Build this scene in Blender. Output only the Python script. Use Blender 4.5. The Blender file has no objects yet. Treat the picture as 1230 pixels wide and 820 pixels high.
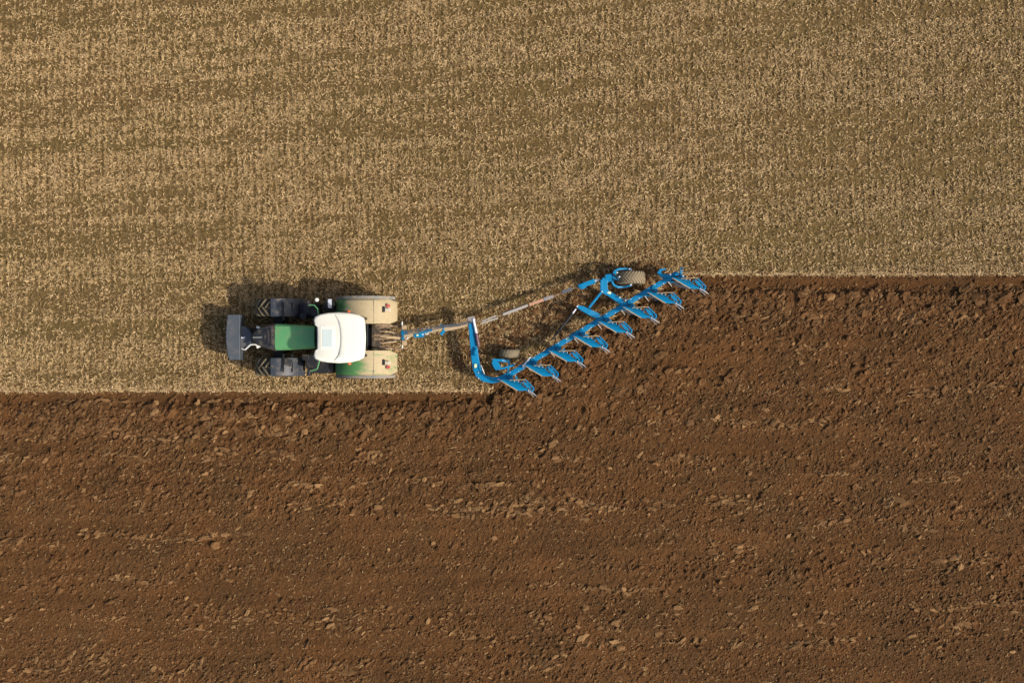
import bpy, bmesh, math, random
import numpy as np
from mathutils import Vector, Matrix
random.seed(7); rng = np.random.default_rng(11)
C = bpy.context.scene.collection
H = 40.0                      # drone height, metres
S = 32.0                      # photo pixels per metre on the ground
def P(px, py, z=0.0):         # real position of a thing seen at a photo pixel, given its height
    k = (H - z) / H / S
    return Vector(((px - 615) * k, (410 - py) * k, z))

# ------------------------------------------------------------------ materials
def new_mat(name):
    m = bpy.data.materials.new(name); m.use_nodes = True
    nt = m.node_tree; b = nt.nodes['Principled BSDF']
    return m, nt, b
def N(nt, t, **kw):
    n = nt.nodes.new(t)
    for k, v in kw.items(): setattr(n, k, v)
    return n
def ramp(nt, fac, stops):
    r = N(nt, 'ShaderNodeValToRGB'); e = r.color_ramp.elements
    while len(e) < len(stops): e.new(0.5)
    for el, (p, c) in zip(e, stops):
        el.position = p; el.color = (*c, 1) if len(c) == 3 else c
    nt.links.new(fac, r.inputs[0]); return r.outputs[0]
def noise(nt, scale, detail=3, rough=0.55, vec=None):
    n = N(nt, 'ShaderNodeTexNoise'); n.inputs['Scale'].default_value = scale
    n.inputs['Detail'].default_value = detail; n.inputs['Roughness'].default_value = rough
    if vec is None:
        g = N(nt, 'ShaderNodeNewGeometry'); vec = g.outputs['Position']
    nt.links.new(vec, n.inputs['Vector']); return n.outputs['Fac']
def mix(nt, f, a, b, mode='MIX'):
    n = N(nt, 'ShaderNodeMix', data_type='RGBA', blend_type=mode)
    for s, v in ((0, f), (6, a), (7, b)):
        if hasattr(v, 'links') or hasattr(v, 'is_linked'): nt.links.new(v, n.inputs[s])
        elif s == 0: n.inputs[0].default_value = v
        else: n.inputs[s].default_value = (*v, 1)
    return n.outputs[2]
DUST = (0.36, 0.26, 0.155)
def paint(name, col, rough=0.45, metal=0.0, dust=0.0, dscale=5.0, var=0.12, bump=0.0, coat=0.0, dustcol=DUST):
    """paint, rubber or metal with dust lying on it in patches and small tone changes"""
    m, nt, b = new_mat(name)
    f = noise(nt, dscale, 5, 0.65)
    lo = 0.72 - 0.5 * dust
    f2 = ramp(nt, f, [(max(0, lo - 0.13), (0, 0, 0)), (lo + 0.13, (1, 1, 1))])
    fine = noise(nt, dscale * 6, 3, 0.6)
    dark = tuple(c * (1 - var) for c in col); lite = tuple(min(1, c * (1 + var)) for c in col)
    base = mix(nt, fine, dark, lite)
    mm = N(nt, 'ShaderNodeMath', operation='MULTIPLY'); mm.inputs[1].default_value = min(1, 0.3 + dust)
    nt.links.new(f2, mm.inputs[0])
    c = mix(nt, mm.outputs[0], base, dustcol)
    nt.links.new(c, b.inputs['Base Color'])
    b.inputs['Metallic'].default_value = metal
    rr = N(nt, 'ShaderNodeMath', operation='MULTIPLY_ADD')
    nt.links.new(mm.outputs[0], rr.inputs[0]); rr.inputs[1].default_value = 0.9 - rough; rr.inputs[2].default_value = rough
    nt.links.new(rr.outputs[0], b.inputs['Roughness'])
    b.inputs['Coat Weight'].default_value = coat
    if bump:
        bp = N(nt, 'ShaderNodeBump'); bp.inputs['Strength'].default_value = bump; bp.inputs['Distance'].default_value = 0.01
        nt.links.new(fine, bp.inputs['Height']); nt.links.new(bp.outputs[0], b.inputs['Normal'])
    return m
M = {}
M['green'] = paint('green_paint', (0.105, 0.315, 0.12), 0.38, dust=0.12, dscale=2.5, coat=0.2)
M['white'] = paint('white_roof_paint', (0.76, 0.725, 0.61), 0.45, dust=0.0, var=0.02)
M['grey'] = paint('grey_casting', (0.060, 0.070, 0.083), 0.55, dust=0.06, dscale=1.6)
M['darkgrey'] = paint('dark_grey_plastic', (0.034, 0.035, 0.037), 0.55, dust=0.25, dscale=4)
M['fgrey'] = paint('grey_mudguard_plastic', (0.030, 0.037, 0.048), 0.5, dust=0.15, dscale=5)
M['black'] = paint('black_plastic', (0.006, 0.006, 0.008), 0.6, dust=0.05)
M['rubber'] = paint('tyre_rubber', (0.012, 0.011, 0.010), 0.8, dust=0.30, dscale=7, dustcol=(0.10, 0.075, 0.045))
M['lug'] = paint('dusty_tyre_lugs', (0.13, 0.105, 0.06), 0.9, dust=0.35, dscale=9, dustcol=(0.24, 0.19, 0.10))
M['tanrubber'] = paint('dust_caked_rubber', (0.16, 0.125, 0.075), 0.9, dust=0.4, dscale=9, dustcol=(0.25, 0.20, 0.12))
M['tanlug'] = paint('dust_caked_lugs', (0.25, 0.20, 0.12), 0.9, dust=0.4, dscale=12)
M['rim'] = paint('rim_paint', (0.30, 0.29, 0.27), 0.5, dust=0.4)
M['blue'] = paint('blue_paint', (0.0008, 0.172, 0.350), 0.45, dust=0.02, dscale=7, var=0.25, dustcol=(0.10, 0.16, 0.22))
M['blue'].node_tree.nodes['Principled BSDF'].inputs['Specular IOR Level'].default_value = 0.22
M['bluedirty'] = paint('worn_blue_paint', (0.02, 0.12, 0.27), 0.6, dust=0.55, dscale=12)
M['soilblue'] = paint('soiled_blue_steel', (0.03, 0.08, 0.14), 0.6, dust=0.5, dscale=14, dustcol=(0.12, 0.08, 0.05))
M['steel'] = paint('scoured_steel', (0.56, 0.56, 0.54), 0.42, metal=0.6, dust=0.12, dscale=20)
M['bolt'] = paint('bare_bolt_steel', (0.72, 0.74, 0.76), 0.4, metal=0.3, dust=0.0)
M['chrome'] = paint('chromed_rod', (0.80, 0.79, 0.82), 0.3, metal=0.3, dust=0.05)
M['tan'] = paint('dust_covered_steel', (0.38, 0.28, 0.165), 0.9, dust=0.5, dscale=14, var=0.3)
M['rust'] = paint('muddy_linkage', (0.12, 0.080, 0.048), 0.85, dust=0.45, dscale=14, var=0.4, dustcol=(0.30, 0.20, 0.12))
M['mud'] = paint('dark_muddy_casting', (0.035, 0.026, 0.018), 0.85, dust=0.3, dscale=9, var=0.4, dustcol=(0.2, 0.14, 0.085))
M['edge'] = paint('dusty_grey_plastic', (0.15, 0.15, 0.14), 0.7, dust=0.35, dscale=6)
M['tanlamp'] = paint('dusty_lamp_lens', (0.55, 0.47, 0.36), 0.5, dust=0.3, dscale=14)
M['orange'] = paint('orange_lens', (0.62, 0.14, 0.05), 0.4, dust=0.2, dscale=12)
M['faded'] = paint('faded_orange_paint', (0.42, 0.20, 0.12), 0.7, dust=0.4, dscale=16)
M['red'] = paint('red_lens', (0.48, 0.05, 0.06), 0.5, dust=0.3, dscale=14)
M['pale'] = paint('pale_plastic', (0.72, 0.70, 0.64), 0.5, dust=0.1, dscale=9)
M['maroon'] = paint('oily_hose', (0.10, 0.055, 0.075), 0.5, dust=0.2, dscale=10)
M['sticker'] = paint('pale_yellow_sticker', (0.62, 0.68, 0.36), 0.6, dust=0.0)
def glass():
    m, nt, b = new_mat('cab_glass')
    b.inputs['Base Color'].default_value = (0.02, 0.035, 0.035, 1); b.inputs['Roughness'].default_value = 0.06
    b.inputs['Specular IOR Level'].default_value = 0.7
    return m
M['glass'] = glass()
M['skylight'] = paint('pale_roof_hatch', (0.50, 0.57, 0.55), 0.25, dust=0.0, var=0.06, dscale=2)
# mudguards: green at the front, dust-caked towards the rear
def fender_mat():
    m, nt, b = new_mat('dusty_green_mudguard')
    g = N(nt, 'ShaderNodeNewGeometry'); sp = N(nt, 'ShaderNodeSeparateXYZ'); nt.links.new(g.outputs['Position'], sp.inputs[0])
    mr = N(nt, 'ShaderNodeMapRange'); mr.inputs[1].default_value = -6.1; mr.inputs[2].default_value = -5.15
    nt.links.new(sp.outputs['X'], mr.inputs[0])
    mp = N(nt, 'ShaderNodeMapping'); mp.inputs['Scale'].default_value = (0.6, 3.0, 1.0); nt.links.new(g.outputs['Position'], mp.inputs[0])
    n1 = noise(nt, 2.2, 4, 0.6, mp.outputs[0])
    a = N(nt, 'ShaderNodeMath', operation='MULTIPLY_ADD'); nt.links.new(n1, a.inputs[0]); a.inputs[1].default_value = 1.3
    nt.links.new(mr.outputs[0], a.inputs[2])
    ln = N(nt, 'ShaderNodeMapRange'); ln.inputs[1].default_value = .3; ln.inputs[2].default_value = -.3; ln.inputs[3].default_value = 0; ln.inputs[4].default_value = -.64
    nt.links.new(sp.outputs['Y'], ln.inputs[0]); ad = N(nt, 'ShaderNodeMath', operation='ADD'); nt.links.new(a.outputs[0], ad.inputs[0]); nt.links.new(ln.outputs[0], ad.inputs[1])
    f = ramp(nt, ad.outputs[0], [(0.62, (0, 0, 0)), (1.0, (1, 1, 1))])
    n2 = noise(nt, 9, 5, .75)
    dc = mix(nt, n2, (0.27, 0.215, 0.12), (0.47, 0.37, 0.215))
    c = mix(nt, f, (0.075, 0.215, 0.065), dc)
    nt.links.new(c, b.inputs['Base Color']); b.inputs['Roughness'].default_value = 0.75
    return m
M['fender'] = fender_mat()

# ------------------------------------------------------------------ mesh builder
KEEP = {'air_grille'}
class MB:
    def __init__(s): s.v = []; s.f = []; s.mi = []; s.sm = []
    def add(s, verts, faces, mi=0, smooth=False):
        o = len(s.v); s.v += [Vector(v) for v in verts]
        for f in faces: s.f.append(tuple(i + o for i in f)); s.mi.append(mi); s.sm.append(smooth)
        return s
    def box(s, c, size, rz=0, mi=0, taper=1.0):
        x, y, z = [q / 2 for q in size]; vs = []
        for k in (-1, 1):
            t = taper if k > 0 else 1
            for a, b in ((-1, -1), (1, -1), (1, 1), (-1, 1)):
                vs.append(Matrix.Rotation(rz, 3, 'Z') @ Vector((a * x * t, b * y * t, k * z)) + Vector(c))
        return s.add(vs, [(3, 2, 1, 0), (4, 5, 6, 7), (0, 1, 5, 4), (1, 2, 6, 5), (2, 3, 7, 6), (3, 0, 4, 7)], mi)
    def bar(s, p0, p1, w, h, mi=0, w1=None, h1=None):
        p0, p1 = Vector(p0), Vector(p1); d = (p1 - p0).normalized()
        up = Vector((0, 0, 1)) if abs(d.z) < 0.95 else Vector((1, 0, 0))
        r = d.cross(up).normalized(); u = r.cross(d).normalized(); vs = []
        for p, ww, hh in ((p0, w, h), (p1, w1 or w, h1 or h)):
            for a, b in ((-1, -1), (1, -1), (1, 1), (-1, 1)): vs.append(p + r * a * ww / 2 + u * b * hh / 2)
        return s.add(vs, [(3, 2, 1, 0), (4, 5, 6, 7), (0, 1, 5, 4), (1, 2, 6, 5), (2, 3, 7, 6), (3, 0, 4, 7)], mi)
    def path(s, pts, w, h, mi=0):
        """flat-sided beam swept along a bent line, mitred"""
        pts = [Vector(p) for p in pts]; n = len(pts); vs = []
        ww = w if isinstance(w, (list, tuple)) else [w] * n
        for i, p in enumerate(pts):
            a = (pts[i] - pts[i - 1]).normalized() if i else (pts[1] - pts[0]).normalized()
            b = (pts[i + 1] - pts[i]).normalized() if i < n - 1 else a
            t = (a + b).normalized(); r = t.cross(Vector((0, 0, 1))).normalized()
            k = 1 / max(0.5, t.dot(a)); u = r.cross(t).normalized()
            for q, e in ((-1, -1), (1, -1), (1, 1), (-1, 1)): vs.append(p + r * q * ww[i] / 2 * k + u * e * h / 2)
        fs = [(3, 2, 1, 0), tuple((n - 1) * 4 + j for j in range(4))]
        for i in range(n - 1):
            for j in range(4): fs.append((i * 4 + j, i * 4 + (j + 1) % 4, i * 4 + 4 + (j + 1) % 4, i * 4 + 4 + j))
        return s.add(vs, fs, mi)
    def tube(s, pts, r, seg=8, mi=0):
        pts = [Vector(p) for p in pts]; n = len(pts); vs = []; fs = []
        rr = r if isinstance(r, (list, tuple)) else [r] * n
        for i, p in enumerate(pts):
            a = pts[max(0, i - 1)]; b = pts[min(n - 1, i + 1)]; d = (b - a).normalized()
            up = Vector((0, 0, 1)) if abs(d.z) < 0.9 else Vector((1, 0, 0))
            x = d.cross(up).normalized(); y = x.cross(d).normalized()
            for k in range(seg):
                t = 2 * math.pi * k / seg; vs.append(p + (x * math.cos(t) + y * math.sin(t)) * rr[i])
        for i in range(n - 1):
            for k in range(seg): fs.append((i * seg + k, i * seg + (k + 1) % seg, (i + 1) * seg + (k + 1) % seg, (i + 1) * seg + k))
        s.add(vs, fs, mi, True)
        o = len(s.v) - len(vs)
        s.f += [tuple(o + k for k in reversed(range(seg))), tuple(o + (n - 1) * seg + k for k in range(seg))]; s.mi += [mi] * 2; s.sm += [False] * 2
        return s
    def lathe(s, c, prof, seg=48, mi=0, axis='Y'):
        """prof = [(offset along the axle, radius)]"""
        vs = []; n = len(prof); c = Vector(c)
        for k in range(seg):
            t = 2 * math.pi * k / seg
            for a, r in prof:
                vs.append(c + (Vector((r * math.sin(t), a, r * math.cos(t))) if axis == 'Y' else Vector((r * math.cos(t), r * math.sin(t), a))))
        fs = [(k * n + i, k * n + (i + 1), ((k + 1) % seg) * n + i + 1, ((k + 1) % seg) * n + i) for k in range(seg) for i in range(n - 1)]
        return s.add(vs, fs, mi, True)
    def disc_stack(s, c, prof, seg=16, mi=0, axis='Y'):
        s.lathe(c, [(prof[0][0], 0.0005)] + list(prof) + [(prof[-1][0], 0.0005)], seg, mi, axis)
        for i in range(len(s.sm)): pass
        return s
    def prism(s, poly, z0, z1, mi=0):
        n = len(poly)
        vs = [(p[0], p[1], z0 if len(p) < 3 else p[2] - (z1 - z0)) for p in poly] + [(p[0], p[1], z1 if len(p) < 3 else p[2]) for p in poly]
        fs = [tuple(reversed(range(n))), tuple(range(n, 2 * n))] + [(i, (i + 1) % n, n + (i + 1) % n, n + i) for i in range(n)]
        return s.add(vs, fs, mi)
    def loft(s, rings, mi=0, cap=True, smooth=True):
        n = len(rings[0]); vs = [p for r in rings for p in r]; fs = []
        for i in range(len(rings) - 1):
            for k in range(n): fs.append((i * n + k, i * n + (k + 1) % n, (i + 1) * n + (k + 1) % n, (i + 1) * n + k))
        s.add(vs, fs, mi, smooth)
        if cap:
            o = len(s.v) - len(vs)
            s.f += [tuple(o + k for k in reversed(range(n))), tuple(o + (len(rings) - 1) * n + k for k in range(n))]; s.mi += [mi] * 2; s.sm += [smooth] * 2
        return s
    def sheet(s, grid, t, mi=0):
        """plate of thickness t from a grid of points"""
        r, c = len(grid), len(grid[0]); top = [Vector(p) for row in grid for p in row]; bot = []
        for i in range(r):
            for j in range(c):
                a = Vector(grid[min(i + 1, r - 1)][j]) - Vector(grid[max(i - 1, 0)][j]); b = Vector(grid[i][min(j + 1, c - 1)]) - Vector(grid[i][max(j - 1, 0)])
                n = a.cross(b); n = n.normalized() if n.length > 1e-9 else Vector((0, 0, 1))
                if n.z < 0: n = -n
                bot.append(top[i * c + j] - n * t)
        o = r * c; fs = []
        for i in range(r - 1):
            for j in range(c - 1):
                a = i * c + j; fs.append((a, a + 1, a + c + 1, a + c)); fs.append((o + a, o + a + c, o + a + c + 1, o + a + 1))
        e = [j for j in range(c)] + [i * c + c - 1 for i in range(1, r)] + [(r - 1) * c + j for j in range(c - 2, -1, -1)] + [i * c for i in range(r - 2, 0, -1)]
        for k in range(len(e)): a, b = e[k], e[(k + 1) % len(e)]; fs.append((a, o + a, o + b, b))
        return s.add(top + bot, fs, mi, True)
    def build(s, name, mats, parent=None, bevel=0.0):
        """one object per separate piece; pieces whose boxes touch belong together"""
        n = len(s.v); pr = list(range(n))
        def fd(a):
            while pr[a] != a: pr[a] = pr[pr[a]]; a = pr[a]
            return a
        for f in s.f:
            r = fd(f[0])
            for q in f[1:]: pr[fd(q)] = r
        gr = {}
        for i in range(n): gr.setdefault(fd(i), []).append(i)
        bl = [[Vector([min(s.v[i][a] for i in g) - .006 for a in range(3)]), Vector([max(s.v[i][a] for i in g) + .006 for a in range(3)]), {k}] for k, g in gr.items()]
        if name not in KEEP and 1 < len(bl) < 20:
            ch = True
            while ch:
                ch = False
                for i in range(len(bl)):
                    for j in range(i + 1, len(bl)):
                        if all(bl[i][0][a] <= bl[j][1][a] and bl[j][0][a] <= bl[i][1][a] for a in range(3)):
                            bl[i][0] = Vector([min(bl[i][0][a], bl[j][0][a]) for a in range(3)]); bl[i][1] = Vector([max(bl[i][1][a], bl[j][1][a]) for a in range(3)])
                            bl[i][2] |= bl[j][2]; del bl[j]; ch = True; break
                    if ch: break
            if len(bl) > 1:
                first = None
                for _, _, ks in bl:
                    t = MB(); mp = {}
                    for k in ks:
                        for i in gr[k]: mp[i] = len(t.v); t.v.append(s.v[i])
                    for f, mi, sm in zip(s.f, s.mi, s.sm):
                        if f[0] in mp: t.f.append(tuple(mp[i] for i in f)); t.mi.append(mi); t.sm.append(sm)
                    o = t.build1(name, mats, parent, bevel); first = first or o
                return first
        return s.build1(name, mats, parent, bevel)
    def build1(s, name, mats, parent=None, bevel=0.0):
        off = world_loc(parent) if parent else Vector((0, 0, 0))
        me = bpy.data.meshes.new(name); me.from_pydata([v - off for v in s.v], [], s.f)
        bm = bmesh.new(); bm.from_mesh(me); bmesh.ops.recalc_face_normals(bm, faces=bm.faces); bm.to_mesh(me); bm.free()
        for m in (mats if isinstance(mats, (list, tuple)) else [mats]): me.materials.append(m)
        me.polygons.foreach_set('material_index', s.mi); me.polygons.foreach_set('use_smooth', s.sm)
        if any(s.sm): me.set_sharp_from_angle(angle=math.radians(35))
        o = bpy.data.objects.new(name, me); C.objects.link(o)
        if parent: o.parent = parent
        if bevel:
            b = o.modifiers.new('edge', 'BEVEL'); b.width = bevel; b.segments = 2; b.limit_method = 'ANGLE'; b.angle_limit = math.radians(40)
        return o
def world_loc(o):
    v = Vector((0, 0, 0))
    while o: v += o.location; o = o.parent
    return v
def tag(o, label=None, cat=None, group=None, kind=None):
    for k, v in (('label', label), ('category', cat), ('group', group), ('kind', kind)):
        if v: o[k] = v
    return o
def thing(name, loc, label, cat):
    o = bpy.data.objects.new(name, None); C.objects.link(o); o.location = loc; o.empty_display_size = 0.3
    return tag(o, label, cat)
def copy_tree(o, parent, d=Vector((0, 0, 0))):
    c = o.copy(); C.objects.link(c); c.parent = parent; c.location = o.location + d
    for ch in list(o.children): copy_tree(ch, c)
    return c

# ------------------------------------------------------------------ noise on arrays
_T = rng.random((8, 256, 256))
def vnoise(x, y, s=0):
    xi = np.floor(x).astype(int); yi = np.floor(y).astype(int); fx = x - xi; fy = y - yi
    fx = fx * fx * (3 - 2 * fx); fy = fy * fy * (3 - 2 * fy); t = _T[s % 8]
    a = t[xi & 255, yi & 255]; b = t[(xi + 1) & 255, yi & 255]; c = t[xi & 255, (yi + 1) & 255]; d = t[(xi + 1) & 255, (yi + 1) & 255]
    return (a * (1 - fx) + b * fx) * (1 - fy) + (c * (1 - fx) + d * fx) * fy
def fbm(x, y, s=0, o=4, g=0.5):
    v = 0; a = 1; n = 0
    for i in range(o): v = v + a * vnoise(x * 2 ** i + 17 * i, y * 2 ** i + 31 * i, s + i); n += a; a *= g
    return v / n
def sstep(a, b, x):
    t = np.clip((x - a) / (b - a), 0, 1); return t * t * (3 - 2 * t)

# ------------------------------------------------------------------ the ploughed edge: a staircase, one step per plough body
NB = 8; YL = -1.90; STEP = (2.475 - YL) / NB
XB = [(611.8 + 29.2 * k - 615) / S - 0.62 for k in range(NB)]
def boundary(X):
    b = np.full_like(X, YL)
    for k in range(NB): b = b + STEP * sstep(XB[k] - 0.12, XB[k] + 0.12, X + 0.12 * (vnoise(X * 5, X * 0 + k, 3) - .5))
    return b + 0.05 * (fbm(X * 2.0, X * 0 + 5.5, 2, 3) - 0.5) + 0.09 * (fbm(X * 5.5, X * 0 + 1.5, 4, 3, .7) - 0.5) + 0.01 * np.sin(X * 0.4)
def ground(X, Y):
    """height and a soil mask"""
    d = boundary(X) + 0.065 * (fbm(X * 8, Y * 8, 4, 2) - .5) - Y             # > 0 in ploughed land
    soil = d > 0
    depth = 0.19 * sstep(0.0, 0.10, d)
    lf = sstep(2.0, -2.0, X); fill = sstep(0.46 - .16 * lf, 0.72 - .10 * lf, d + 0.34 * (fbm(X * 1.7, Y * 2.2, 1, 4, .6) - .5))
    r, q = X * 0.82 + Y * 0.57, -X * 0.57 + Y * 0.82
    z = -depth * (1 - fill)
    rough = 0.22 + 0.78 * fill
    far = sstep(1.0, 6.5, d)
    big = fbm(r * 1.6, q * 4.0, 2, 3) - .5
    med = np.abs(fbm(r * 4.5, q * 9.0, 5, 3) - .5)
    fine = fbm(X * 13, Y * 15, 3, 3, .6) - .5
    for k in range(NB):                                  # trenches just opened behind each body, soil thrown up beside them
        dx, dy = X - (XB[k] + 1.30), Y - (YL + (k + .35) * STEP); u = dx * .93 - dy * .36; v_ = dx * .36 + dy * .93
        z = z - .20 * np.exp(-(u / .55) ** 2 - (v_ / .17) ** 2) + .07 * np.exp(-((u - .2) / .6) ** 2 - ((v_ + .34) / .12) ** 2)
    ridge = np.cos((d - 0.25) * 2 * math.pi / STEP) * 0.022 * fill * (1 - .5 * far)
    zs = z + rough * (0.12 * big * (1 - .72 * far) + 0.145 * (0.13 - med) * (1 - .62 * far) + 0.058 * fine) + 0.05 * fill * (fbm(X * .25, Y * 2.4, 6, 3) - .5) + ridge + 0.0 * fill
    zg = 0.03 * (fbm(X * .8, Y * 1.6, 1, 3) - .5) + 0.07 * (fbm(X * 9, Y * 8, 6, 3, .7) - .5)
    return np.where(soil, zs, zg), d

def axis(lo, hi, step, out):
    a = list(np.arange(lo, hi, step)); x = a[-1]; st = step
    while x < out: st *= 1.35; x += st; a.append(x)
    x = a[0]; st = step
    while x > -out: st *= 1.35; x -= st; a.insert(0, x)
    return np.array(a)
xs = axis(-20.6, 20.6, 0.034, 600)
ys = axis(-14.3, 3.1, 0.034, 600)
ys = ys[ys < 3.1]; up = [3.1]; st = .05
while up[-1] < 600:
    if up[-1] > 14.3: st *= 1.35
    up.append(up[-1] + st)
ys = np.concatenate([ys, np.array(up)])
X, Y = np.meshgrid(xs, ys)
Z, D = ground(X, Y)
fade = sstep(60, 22, np.maximum(np.abs(X), np.abs(Y)))
Z = Z * (0.05 + .95 * fade)
nx, ny = len(xs), len(ys)
def np_mesh(name, verts, faces, mat, attrs=None, smooth=False, sizes=None):
    me = bpy.data.meshes.new(name); nf, k = faces.shape
    me.vertices.add(len(verts)); me.vertices.foreach_set('co', verts.astype(np.float32).ravel())
    me.loops.add(nf * k); me.loops.foreach_set('vertex_index', faces.astype(np.int32).ravel())
    me.polygons.add(nf); me.polygons.foreach_set('loop_start', np.arange(0, nf * k, k, dtype=np.int32))
    me.polygons.foreach_set('use_smooth', np.full(nf, smooth)); me.update(calc_edges=True)
    for an, (av) in (attrs or {}).items():
        at = me.attributes.new(an, 'FLOAT', 'POINT'); at.data.foreach_set('value', av.astype(np.float32).ravel())
    me.materials.append(mat); o = bpy.data.objects.new(name, me); C.objects.link(o); return o

def attr(nt, name):
    a = N(nt, 'ShaderNodeAttribute'); a.attribute_name = name; return a.outputs['Fac']
SOIL_A, SOIL_B, SOIL_C = (0.064, 0.0290, 0.0095), (0.110, 0.0520, 0.0172), (0.235, 0.132, 0.055)
def soil_color(nt, tone=None):
    n1 = noise(nt, 0.45, 4, .6); n2 = noise(nt, 7, 4, .65)
    c = mix(nt, n2, SOIL_A, SOIL_B)
    # redder and darker drifts across the field
    t = ramp(nt, n1, [(0.35, (0.86, 0.90, 0.94)), (0.65, (1.12, 1.05, 1.0))])
    c = mix(nt, 1.0, c, t, 'MULTIPLY')
    g = N(nt, 'ShaderNodeNewGeometry'); mp = N(nt, 'ShaderNodeMapping'); mp.inputs['Scale'].default_value = (0.10, 1.0, 1); nt.links.new(g.outputs['Position'], mp.inputs[0])
    n3 = noise(nt, 1.6, 4, .6, mp.outputs[0]); c = mix(nt, 1.0, c, ramp(nt, n3, [(0.33, (0.84, 0.82, 0.80)), (0.67, (1.16, 1.16, 1.18))]), 'MULTIPLY')
    if tone is not None:
        f = ramp(nt, tone, [(0.0, (0, 0, 0)), (0.80, (0.16, 0.16, 0.16)), (0.93, (0.45, 0.45, 0.45)), (1.0, (1, 1, 1))])
        c = mix(nt, f, c, SOIL_C)
    return c
def ground_mat():
    m, nt, b = new_mat('field_ground')
    mask = attr(nt, 'soil')
    sc = soil_color(nt)
    g = N(nt, 'ShaderNodeNewGeometry')
    mp = N(nt, 'ShaderNodeMapping'); mp.inputs['Rotation'].default_value = (0, 0, math.radians(-7)); mp.inputs['Scale'].default_value = (0.10, 1.0, 1); nt.links.new(g.outputs['Position'], mp.inputs[0])
    band = noise(nt, 0.9, 4, .6, mp.outputs[0])
    fine = noise(nt, 13, 4, .7)
    fine = ramp(nt, fine, [(.36, (0, 0, 0)), (.66, (1, 1, 1))])
    st = mix(nt, fine, (0.060, 0.036, 0.011), (0.185, 0.118, 0.048))
    ol = mix(nt, fine, (0.062, 0.041, 0.012), (0.165, 0.113, 0.042))
    bf = ramp(nt, band, [(0.40, (0, 0, 0)), (0.66, (1, 1, 1))])
    st = mix(nt, bf, st, ol)
    c = mix(nt, mask, st, sc)
    nt.links.new(c, b.inputs['Base Color']); b.inputs['Roughness'].default_value = 0.95; b.inputs['Specular IOR Level'].default_value = 0.15
    bp = N(nt, 'ShaderNodeBump'); bp.inputs['Strength'].default_value = 0.9; bp.inputs['Distance'].default_value = 0.03
    nb = noise(nt, 28, 4, .7); nt.links.new(nb, bp.inputs['Height']); nt.links.new(bp.outputs[0], b.inputs['Normal'])
    return m
idx = np.arange(nx * ny).reshape(ny, nx)
F = np.stack([idx[:-1, :-1], idx[:-1, 1:], idx[1:, 1:], idx[1:, :-1]], -1).reshape(-1, 4)
g = np_mesh('field_ground', np.stack([X, Y, Z], -1).reshape(-1, 3), F, ground_mat(), {'soil': sstep(-0.012, 0.012, D).ravel()}, smooth=True)
tag(g, 'field of pale stubble above and brown ploughed soil below, with stepped furrow edge', 'field', kind='structure')

# ------------------------------------------------------------------ clods of turned soil
def ico(sub):
    bm = bmesh.new(); bmesh.ops.create_icosphere(bm, subdivisions=sub, radius=1.0)
    v = np.array([p.co[:] for p in bm.verts]); f = np.array([[q.index for q in p.verts] for p in bm.faces]); bm.free(); return v, f
def clods(n, pts, size, tmpl, elong=1.5, flat=0.6, ang=0.6, spread=0.6, tone=None):
    v, f = tmpl; nv = len(v)
    r = 1 + 0.36 * (rng.random((n, nv)) - .5) * 2
    p = v[None] * r[..., None]
    sc = np.stack([size * elong * rng.uniform(.75, 1.35, n), size * rng.uniform(.7, 1.2, n), size * flat * rng.uniform(.6, 1.3, n)], -1)
    p = p * sc[:, None]
    # cut with a random tilt
    a = rng.normal(ang, spread, n); tx = rng.normal(0, .35, n); ty = rng.normal(0, .35, n)
    ct, stt = np.cos(tx)[:, None], np.sin(tx)[:, None]
    y = p[..., 1] * ct - p[..., 2] * stt; z = p[..., 1] * stt + p[..., 2] * ct; x = p[..., 0]
    ct, stt = np.cos(ty)[:, None], np.sin(ty)[:, None]
    x, z = x * ct + z * stt, -x * stt + z * ct
    ca, sa = np.cos(a)[:, None], np.sin(a)[:, None]
    x, y = x * ca - y * sa, x * sa + y * ca
    P3 = np.stack([x + pts[:, 0:1], y + pts[:, 1:2], z + pts[:, 2:3]], -1).reshape(-1, 3)
    FF = (f[None] + (np.arange(n) * nv)[:, None, None]).reshape(-1, 3)
    tn = rng.random(n) if tone is None else tone
    return P3, FF, np.repeat(tn, nv)
XM, YM = 20.4, 14.2
def scatter(n, dens):
    x = rng.uniform(-XM, XM, n); y = rng.uniform(-YM, 2.7, n)
    z, d = ground(x, y); k = rng.random(n) < dens(x, y, d)
    return x[k], y[k], z[k], d[k]
V = []; FS = []; T = []; base = 0
def push(r):
    global base
    V.append(r[0]); FS.append(r[1] + base); T.append(r[2]); base += len(r[0])
I1, I2 = ico(1), ico(2)
patch = lambda x, y: fbm(x * .16, y * 1.3, 4, 3)
# fine crumbs everywhere on the turned land
def dens_f(x, y, d): return np.where(d < 0.02, 0, np.where(d < .40, .30, .85 + 1.8 * (fbm(x * .12, y * 1.2, 6, 3) - .5)))
x, y, z, d = scatter(210000, dens_f); s = rng.lognormal(math.log(.020), .36, len(x))
push(clods(len(x), np.stack([x, y, z + s * .25], -1), s, I1, flat=.42))
# middling clods
def dens_m(x, y, d): return np.where(d < 0.05, 0, np.where(d < .36, .20, (.26 + .42 * sstep(2.6, 0.5, d) + 1.9 * (fbm(x * .12, y * 1.3, 2, 3) - .5))))
x, y, z, d = scatter(44000, dens_m); s = np.clip(rng.lognormal(math.log(.040), .33, len(x)), 0, .085)
push(clods(len(x), np.stack([x, y, z + s * .30], -1), s, I2, elong=1.6, spread=.45))
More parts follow.
